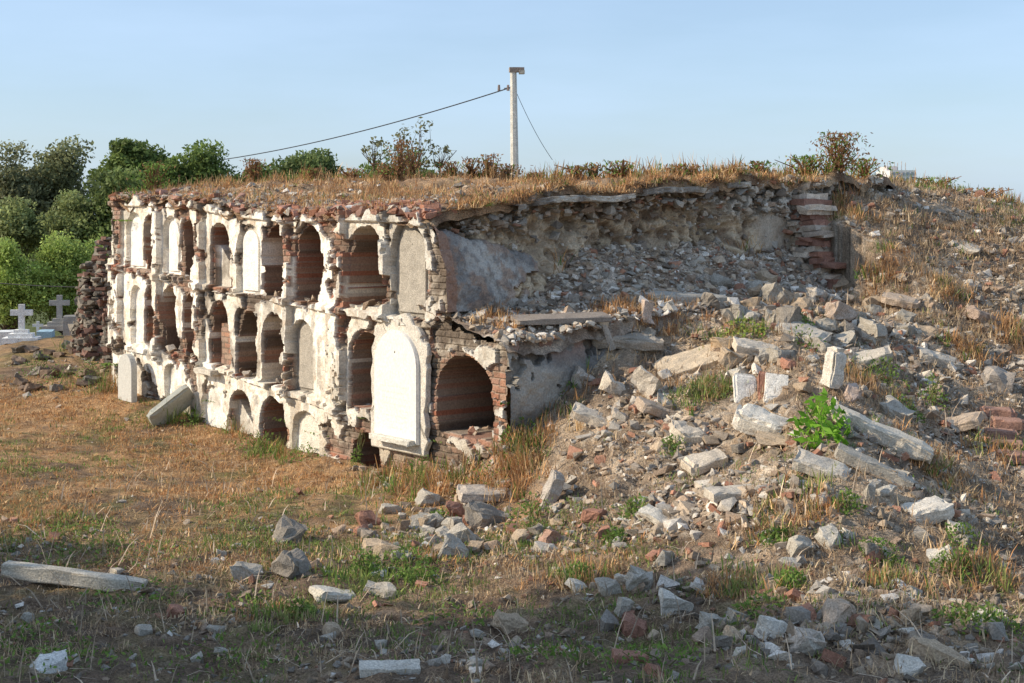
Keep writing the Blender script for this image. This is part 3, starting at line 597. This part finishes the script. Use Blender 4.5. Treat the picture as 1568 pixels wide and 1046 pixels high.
def tree(name,cen,rad,zg,nl,ls,c1,c2,blobs=14,dens=1.,trunk=.07,bark=(.16,.12,.09),bs=(.25,.45)):
    cen=np.array(cen,float);rad=np.array(rad,float);parts=[]
    base=np.array([cen[0],cen[1],zg]);fork=np.array([cen[0]+rng.normal(0,.1),cen[1],max(zg+.3,cen[2]-rad[2]*.9)])
    v,f=tube([base,(base+fork)/2+rng.normal(0,.04,3),fork],[trunk*1.3,trunk,trunk*.8]);parts.append((v,f,np.tile(bark,(len(v),1))))
    for k in range(blobs):
        dv=rng.normal(size=3);dv/=np.linalg.norm(dv);rr=rng.uniform(.3,.85)
        bc=cen+dv*rad*rr;br=rad.mean()*rng.uniform(*bs)
        mid=(fork+bc)/2+rng.normal(0,.08,3)
        v,f=tube([fork,mid,bc],[trunk*.5,trunk*.3,trunk*.1],4);parts.append((v,f,np.tile(bark,(len(v),1))))
        n=int(nl/blobs);q=rng.normal(size=(n,3));q/=np.linalg.norm(q,axis=1)[:,None]
        q=q*(rng.random(n)**.5*(1+.25*rng.random(n)))[:,None]*np.array([1.2,1.2,.8])*br;p=bc+q
        keep=fbm(p[:,0]*2.6,p[:,1]*2.6,p[:,2]*2.6,120)>.5-.22*dens
        p=p[keep];n=len(p)
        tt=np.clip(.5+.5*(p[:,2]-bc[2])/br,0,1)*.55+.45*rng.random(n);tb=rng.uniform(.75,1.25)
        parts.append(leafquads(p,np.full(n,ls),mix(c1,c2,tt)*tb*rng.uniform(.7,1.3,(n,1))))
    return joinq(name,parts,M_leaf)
def ptree(name,x0,x1,yt,yb,dep,nl,ls,c1,c2,**k):
    a=P(x0,yt,dep);e=P(x1,yb,dep);cen=(a+e)/2;rad=((e[0]-a[0])/2,(e[0]-a[0])/2*.8,(a[2]-e[2])/2)
    return tree(name,cen,rad,-2.7,nl,ls,c1,c2,**k)
dg=(.08,.11,.04);mg=(.20,.26,.07);ol=(.27,.28,.13)
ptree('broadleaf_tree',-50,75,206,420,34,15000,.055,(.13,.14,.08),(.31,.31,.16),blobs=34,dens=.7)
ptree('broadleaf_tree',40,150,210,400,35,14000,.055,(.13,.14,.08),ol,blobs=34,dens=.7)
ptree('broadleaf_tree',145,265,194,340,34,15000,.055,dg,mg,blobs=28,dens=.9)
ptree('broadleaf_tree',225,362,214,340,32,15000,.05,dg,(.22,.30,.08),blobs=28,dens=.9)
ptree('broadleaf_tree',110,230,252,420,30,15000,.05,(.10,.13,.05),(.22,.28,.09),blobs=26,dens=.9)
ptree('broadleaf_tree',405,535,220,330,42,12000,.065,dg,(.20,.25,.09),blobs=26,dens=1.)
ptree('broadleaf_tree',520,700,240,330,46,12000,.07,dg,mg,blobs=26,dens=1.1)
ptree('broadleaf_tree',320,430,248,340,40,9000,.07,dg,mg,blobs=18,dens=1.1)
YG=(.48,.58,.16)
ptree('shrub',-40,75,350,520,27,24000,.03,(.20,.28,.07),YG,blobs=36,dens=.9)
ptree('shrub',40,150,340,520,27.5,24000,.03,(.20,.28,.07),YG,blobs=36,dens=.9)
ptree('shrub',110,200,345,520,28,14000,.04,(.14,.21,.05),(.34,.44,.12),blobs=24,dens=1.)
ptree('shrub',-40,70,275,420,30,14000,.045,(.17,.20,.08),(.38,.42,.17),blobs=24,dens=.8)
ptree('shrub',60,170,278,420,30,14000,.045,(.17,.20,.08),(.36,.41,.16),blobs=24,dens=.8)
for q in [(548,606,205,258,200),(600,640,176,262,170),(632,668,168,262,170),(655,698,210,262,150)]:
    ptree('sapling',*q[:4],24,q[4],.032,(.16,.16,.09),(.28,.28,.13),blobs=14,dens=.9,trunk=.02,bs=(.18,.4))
for q in [(-9.6,9.4,.2,1.4),(-8.4,8.0,.9,1.4),(-8.0,6.4,2.6,1.6),(-8.6,5.6,4.5,1.6),(-6.2,5.6,.9,1.2),(-9.6,7.6,3.2,1.3),(-8.2,4.2,2.8,1.5),(-9.5,4.2,5.6,1.5),(-6.0,7.2,-.2,1.0)]:
    tree('shade_tree',q[:3],(q[3],q[3]*.85,q[3]*.85),-2.6,5400,.07,dg,mg,blobs=20,dens=.65,trunk=.12)
# weeds
def weed(name,px,py,hh,r_,n,ls,c1,c2):
    h=hit(px,py);rr=rng.random(n)**.6*r_;an=rng.uniform(0,6.28,n);x=h[0]+rr*np.cos(an);y=h[1]+rr*np.sin(an)
    zz=rng.random(n)*hh*(1-.6*rr/r_);p=np.c_[x,y,surf(x,y)+.015+zz]
    p[:,2]=np.clip(p[:,2],h[2]-.25,h[2]+hh+.1)
    parts=[leafquads(p,np.full(n,ls),mix(c1,c2,rng.random(n)),.45)]
    for k in range(6):
        a=h+np.array([rng.normal(0,r_*.2),rng.normal(0,r_*.2),-.02]);e=h+np.array([rng.normal(0,r_*.4),rng.normal(0,r_*.4),hh*.9]);v,f=tube([a,(a+e)/2+rng.normal(0,.02,3),e],[.006,.004,.002],4);parts.append((v,f,np.tile((.2,.2,.08),(len(v),1))))
    return joinq(name,parts,M_leaf)
G1=(.09,.17,.03);G2=(.24,.34,.08)
weed('green_weed',1258,665,.34,.24,190,.045,(.13,.3,.02),(.30,.52,.07))
weed('green_weed',1135,525,.2,.26,300,.02,G1,(.40,.46,.1));weed('green_weed',790,670,.2,.2,240,.02,G1,G2);weed('green_weed',1075,605,.12,.3,300,.014,(.10,.15,.05),(.25,.30,.12))
for px,py,hh,r_ in [(1225,495,.15,.15),(1240,530,.15,.2),(1360,590,.3,.2),(1430,620,.3,.15),(850,585,.15,.15),(195,310,.2,.2),(180,530,.4,.25),(300,650,.2,.3),(400,685,.2,.3),(470,700,.15,.3),(640,735,.25,.25),(810,800,.25,.2),(890,890,.15,.12),(560,880,.2,.12),(550,690,.25,.1),(460,945,.1,.1),(620,870,.15,.2),(1000,1020,.1,.3),(100,590,.3,.4),(60,570,.3,.3),(140,575,.3,.3),(680,800,.15,.15),(1460,880,.2,.15),(1480,960,.15,.2),(1160,940,.12,.2),(150,860,.06,.6),(40,985,.05,.4),(350,1010,.05,.5),(380,925,.05,.3),(1480,835,.15,.15),(1210,900,.12,.1),(1410,290,.1,.2),(1030,690,.12,.12),(940,830,.1,.1),(970,790,.15,.12),(700,950,.05,.3),(850,1000,.06,.3),(740,745,.15,.3),(1390,640,.2,.15),(820,630,.15,.15),(1190,830,.1,.12),(1300,780,.12,.12),(1350,860,.1,.15),(1520,960,.15,.2),(640,890,.12,.15),(200,920,.05,.4),(90,1010,.06,.4),(130,820,.07,.4)]:
    weed('green_weed',px,py,hh,r_,190,.017,G1,G2)
def stub(px,dy,hh,r_,n,gr):
    h=crest(px);h[1]-=dy;h[2]=surf(h[0],h[1]);parts=[];hh*=1.25
    for k in range(18):
        e=h+np.array([rng.normal(0,r_*.45),rng.normal(0,r_*.45),hh*rng.uniform(.4,1.05)]);v,f=tube([h+np.array([rng.normal(0,.03),0,-.05]),(h+e)/2+rng.normal(0,.02,3),e],[.014,.009,.004],5);parts.append((v,f,np.tile(np.array((.30,.17,.09))*rng.uniform(.6,1.2),(len(v),1))))
    p=h+np.c_[rng.normal(0,r_*.5,n),rng.normal(0,r_*.5,n),rng.uniform(0,hh*.95,n)]
    cl=np.where((rng.random(n)<gr)[:,None],mix(G1,G2,rng.random(n)),np.array((.36,.19,.09))*rng.uniform(.5,1.2,(n,1)));parts.append(leafquads(p,np.full(n,.028),cl,.35))
    joinq('cut_bush',parts,M_leaf)
for a in [(235,.0,.34,.26,520,.85),(388,.0,.28,.15,420,.1),(612,.0,.46,.14,420,.1),(632,.0,.40,.2,240,.4),(722,.0,.22,.16,200,.2),(748,.0,.28,.14,340,.05),(775,.0,.16,.25,340,.1),(910,.0,.14,.12,140,.6),(1285,.0,.40,.26,1100,.22),(1235,.0,.2,.28,420,.8),(1325,.0,.2,.24,320,.6),(1160,.0,.12,.2,200,.6),(1430,.0,.12,.3,240,.8),(880,.0,.12,.2,160,.2),(480,.0,.14,.15,160,.4),(590,.0,.2,.18,220,.3),(950,.0,.14,.25,200,.5),(690,.0,.16,.18,200,.3),(820,.0,.1,.25,180,.3),(1040,.0,.1,.3,180,.3),(540,.0,.12,.2,160,.3),(1510,.0,.1,.3,180,.3)]: stub(*a)
# ---------- left ruin (brick/stone piers)
def ruin(cx,cy,w_,dp,zb,zt,rz):
    ca,sa=math.cos(rz),math.sin(rz);pos=[];z=zb;H=zt-zb
    n=int(26*w_/.5);
    while z<zt:
        fr=(z-zb)/H;ww=w_*(1-.35*fr**2);dd=dp*(1-.3*fr**2)
        for k in range(n):
            s=random.random()*4;a=random.uniform(-1,1)
            lx,ly=(a,-1) if s<1 else (a,1) if s<2 else (-1,a) if s<3 else (1,a)
            if fr>.8 and random.random()<.5: continue
            lx*=ww/2*random.uniform(.7,1.05);ly*=dd/2*random.uniform(.7,1.05)
            pos.append((cx+lx*ca-ly*sa,cy+lx*sa+ly*ca,z+random.uniform(-.02,.02)))
        z+=.07
    pos=np.array(pos);n=len(pos);cols=np.where(rng.random((n,1))<.35,np.array((.22,.13,.10)),np.array((.24,.21,.17)))*rng.uniform(.7,1.1,(n,1))
    v1,f1,c1=instances(pos,rng.uniform(.05,.10,n),cols,TPL+[(bv,bf)]*8,.25)
    return mk('ruined_brick_pier',v1,f1,c1,M_rock)
q=P(150,0,22.3);ruin(q[0],q[1],.55,.8,-2.4,-.75,.6);q=P(166,0,22.2);ruin(q[0],q[1],.35,.5,-2.4,-.3,.5);q=P(178,0,21.3);ruin(q[0],q[1],.3,.4,-2.4,-1.3,.5)
# ---------- crosses
def cross(px,yb_,yt_,dep,colr,base=True):
    g=P(px,yb_,dep);H=(yb_-yt_)/F*dep;x,y,z=g;par=bpy.data.objects.new('grave_cross',None);sc.collection.objects.link(par)
    def bx(n,cx,cz,sx,sz,sy):
        o=chunk(n,(x+cx,y,z+cz),(sx,sy,sz),(0,0,.15),colr,M_conc,.004);o.parent=par
    if base:
        bx('step_low',0,H*.06,H*.9,H*.14,H*.6);bx('step_mid',0,H*.18,H*.62,H*.11,H*.42);bx('step_top',0,H*.28,H*.36,H*.1,H*.26)
    bx('upright',0,H*.66,H*.15,H*.68,H*.13);bx('arms',0,H*.78,H*.56,H*.15,H*.125)
cross(33,524,466,24,(.8,.79,.76));cross(91,505,452,26,(.38,.36,.33));cross(58,520,492,25.5,(.75,.74,.7),False)
q=P(12,522,25);chunk('white_tomb',q,(.3,.5,.35),(0,0,.2),(.72,.72,.7),rough=.005);q=P(70,515,25);chunk('painted_tomb',q,(.25,.5,.2),(0,0,.2),(.35,.5,.58),rough=.005)
q=P(120,498,26);chunk('grey_tomb',q,(.5,.4,.35),(0,0,.2),(.35,.33,.3),rough=.005)
# ---------- lamp pole
dp=27.;lp=bpy.data.objects.new('street_lamp',None);sc.collection.objects.link(lp)
a=P(789,330,dp);top=P(786,108,dp)
v,f=tube([[a[0]+.03,dp,-2.6],[top[0],dp,top[2]]],[.115,.065],8);mk('pole',v,f,np.tile((.62,.59,.52),(len(v),1)),M_conc).parent=lp
h=P(791,107,dp);o=chunk('lamp_head',h,(.28,.14,.09),(0,.0,.1),(.33,.26,.21),M_conc,.005);o.parent=lp
h=P(799,109,dp);o=chunk('lamp_glass',h+np.array([0,-.0,-.02]),(.1,.13,.07),(0,.0,.1),(.55,.5,.4),M_conc,.005);o.parent=lp
v,f=tube([P(772,136,dp),P(787,134,dp)],[.018,.018],5);mk('bracket',v,f,np.tile((.2,.2,.2),(len(v),1)),M_conc).parent=lp
for px in (764,778):
    v,f=tube([P(px,130,dp),P(px,139,dp)],[.022,.03],6);mk('insulator',v,f,np.tile((.25,.2,.18),(len(v),1)),M_conc).parent=lp
def wire(p0,p1,sag,r=.009):
    pts=[p0+(p1-p0)*t-np.array([0,0,sag*4*t*(1-t)]) for t in np.linspace(0,1,24)];v,f=tube(pts,[r]*24,4);mk('power_line',v,f,np.tile((.05,.05,.05),(len(v),1)),M_conc)
wire(P(782,134,dp),P(300,250,38.),.18,.011);wire(P(790,140,dp),P(846,245,27.),.08,.005);wire(P(-20,432,25.),P(190,440,23.),.03,.008)
# ---------- distant building
bd=bpy.data.objects.new('distant_apartment_building',None);sc.collection.objects.link(bd)
D_=160.
def bb(n,x0,x1,y0,y1,colr,dy=0,th=6.):
    a=P(x0,y0,D_);e=P(x1,y1,D_);cz=(a[2]+e[2])/2
    o=chunk(n,((a[0]+e[0])/2,D_+dy,cz),(e[0]-a[0],th,a[2]-e[2]),(0,0,0),colr,M_conc,.0);o.parent=bd
bb('block',1352,1390,262,365,(.62,.60,.58));bb('penthouse',1356,1372,255,261.9,(.56,.50,.47),1,3.)
for k in range(3):
    for j in range(5): bb('window',1355+j*7,1359+j*7,265+k*8,269+k*8,(.28,.31,.36),-3.02,.1)
for x0 in (1358,1363,1369,1374,1380,1386): bb('antenna',x0,x0+1,247+(x0%4),261.8,(.6,.55,.5),0,.1)
# ---------- light
EL=math.radians(30);sx,sy=-.992,-.12;sv=Vector((sx*math.cos(EL),sy*math.cos(EL),math.sin(EL)))
sn=bpy.data.lights.new('sun','SUN');sn.energy=5.0;sn.angle=math.radians(.5);sn.color=(1,.87,.68)
so=bpy.data.objects.new('sun',sn);sc.collection.objects.link(so);so.rotation_euler=(-sv).to_track_quat('-Z','Y').to_euler()
w_=bpy.data.worlds.new('World');sc.world=w_;w_.use_nodes=True;N=w_.node_tree.nodes;L=w_.node_tree.links;bg=N['Background']
sk=N.new('ShaderNodeTexSky');sk.sky_type='NISHITA';sk.sun_disc=False;sk.sun_elevation=EL;sk.sun_rotation=math.atan2(sx,sy);sk.dust_density=.9;sk.air_density=1.0;sk.ozone_density=3.5
tc=N.new('ShaderNodeTexCoord');mp=N.new('ShaderNodeMapping');mp.inputs['Scale'].default_value=(1,1,5);L.new(tc.outputs['Generated'],mp.inputs[0])
nz=N.new('ShaderNodeTexNoise');nz.inputs['Scale'].default_value=3.5;nz.inputs['Detail'].default_value=6;L.new(mp.outputs[0],nz.inputs['Vector'])
mr=N.new('ShaderNodeMapRange');mr.inputs['From Min'].default_value=.42;mr.inputs['From Max'].default_value=.75;mr.inputs['To Min'].default_value=.36;mr.inputs['To Max'].default_value=.6;L.new(nz.outputs['Fac'],mr.inputs['Value'])
mxs=N.new('ShaderNodeMix');mxs.data_type='RGBA';L.new(mr.outputs[0],mxs.inputs[0]);L.new(sk.outputs[0],mxs.inputs[6]);mxs.inputs[7].default_value=(4.5,5.9,7.9,1)
L.new(mxs.outputs[2],bg.inputs[0]);bg.inputs[1].default_value=.15
cm=bpy.data.cameras.new('camera');co=bpy.data.objects.new('camera',cm);sc.collection.objects.link(co);co.rotation_euler=(math.pi/2,0,0)
cm.lens=50;cm.sensor_width=36;cm.shift_y=-193/1568.;cm.clip_end=3000;sc.camera=co
sc.view_settings.view_transform='Standard';sc.view_settings.look='None';sc.view_settings.exposure=0
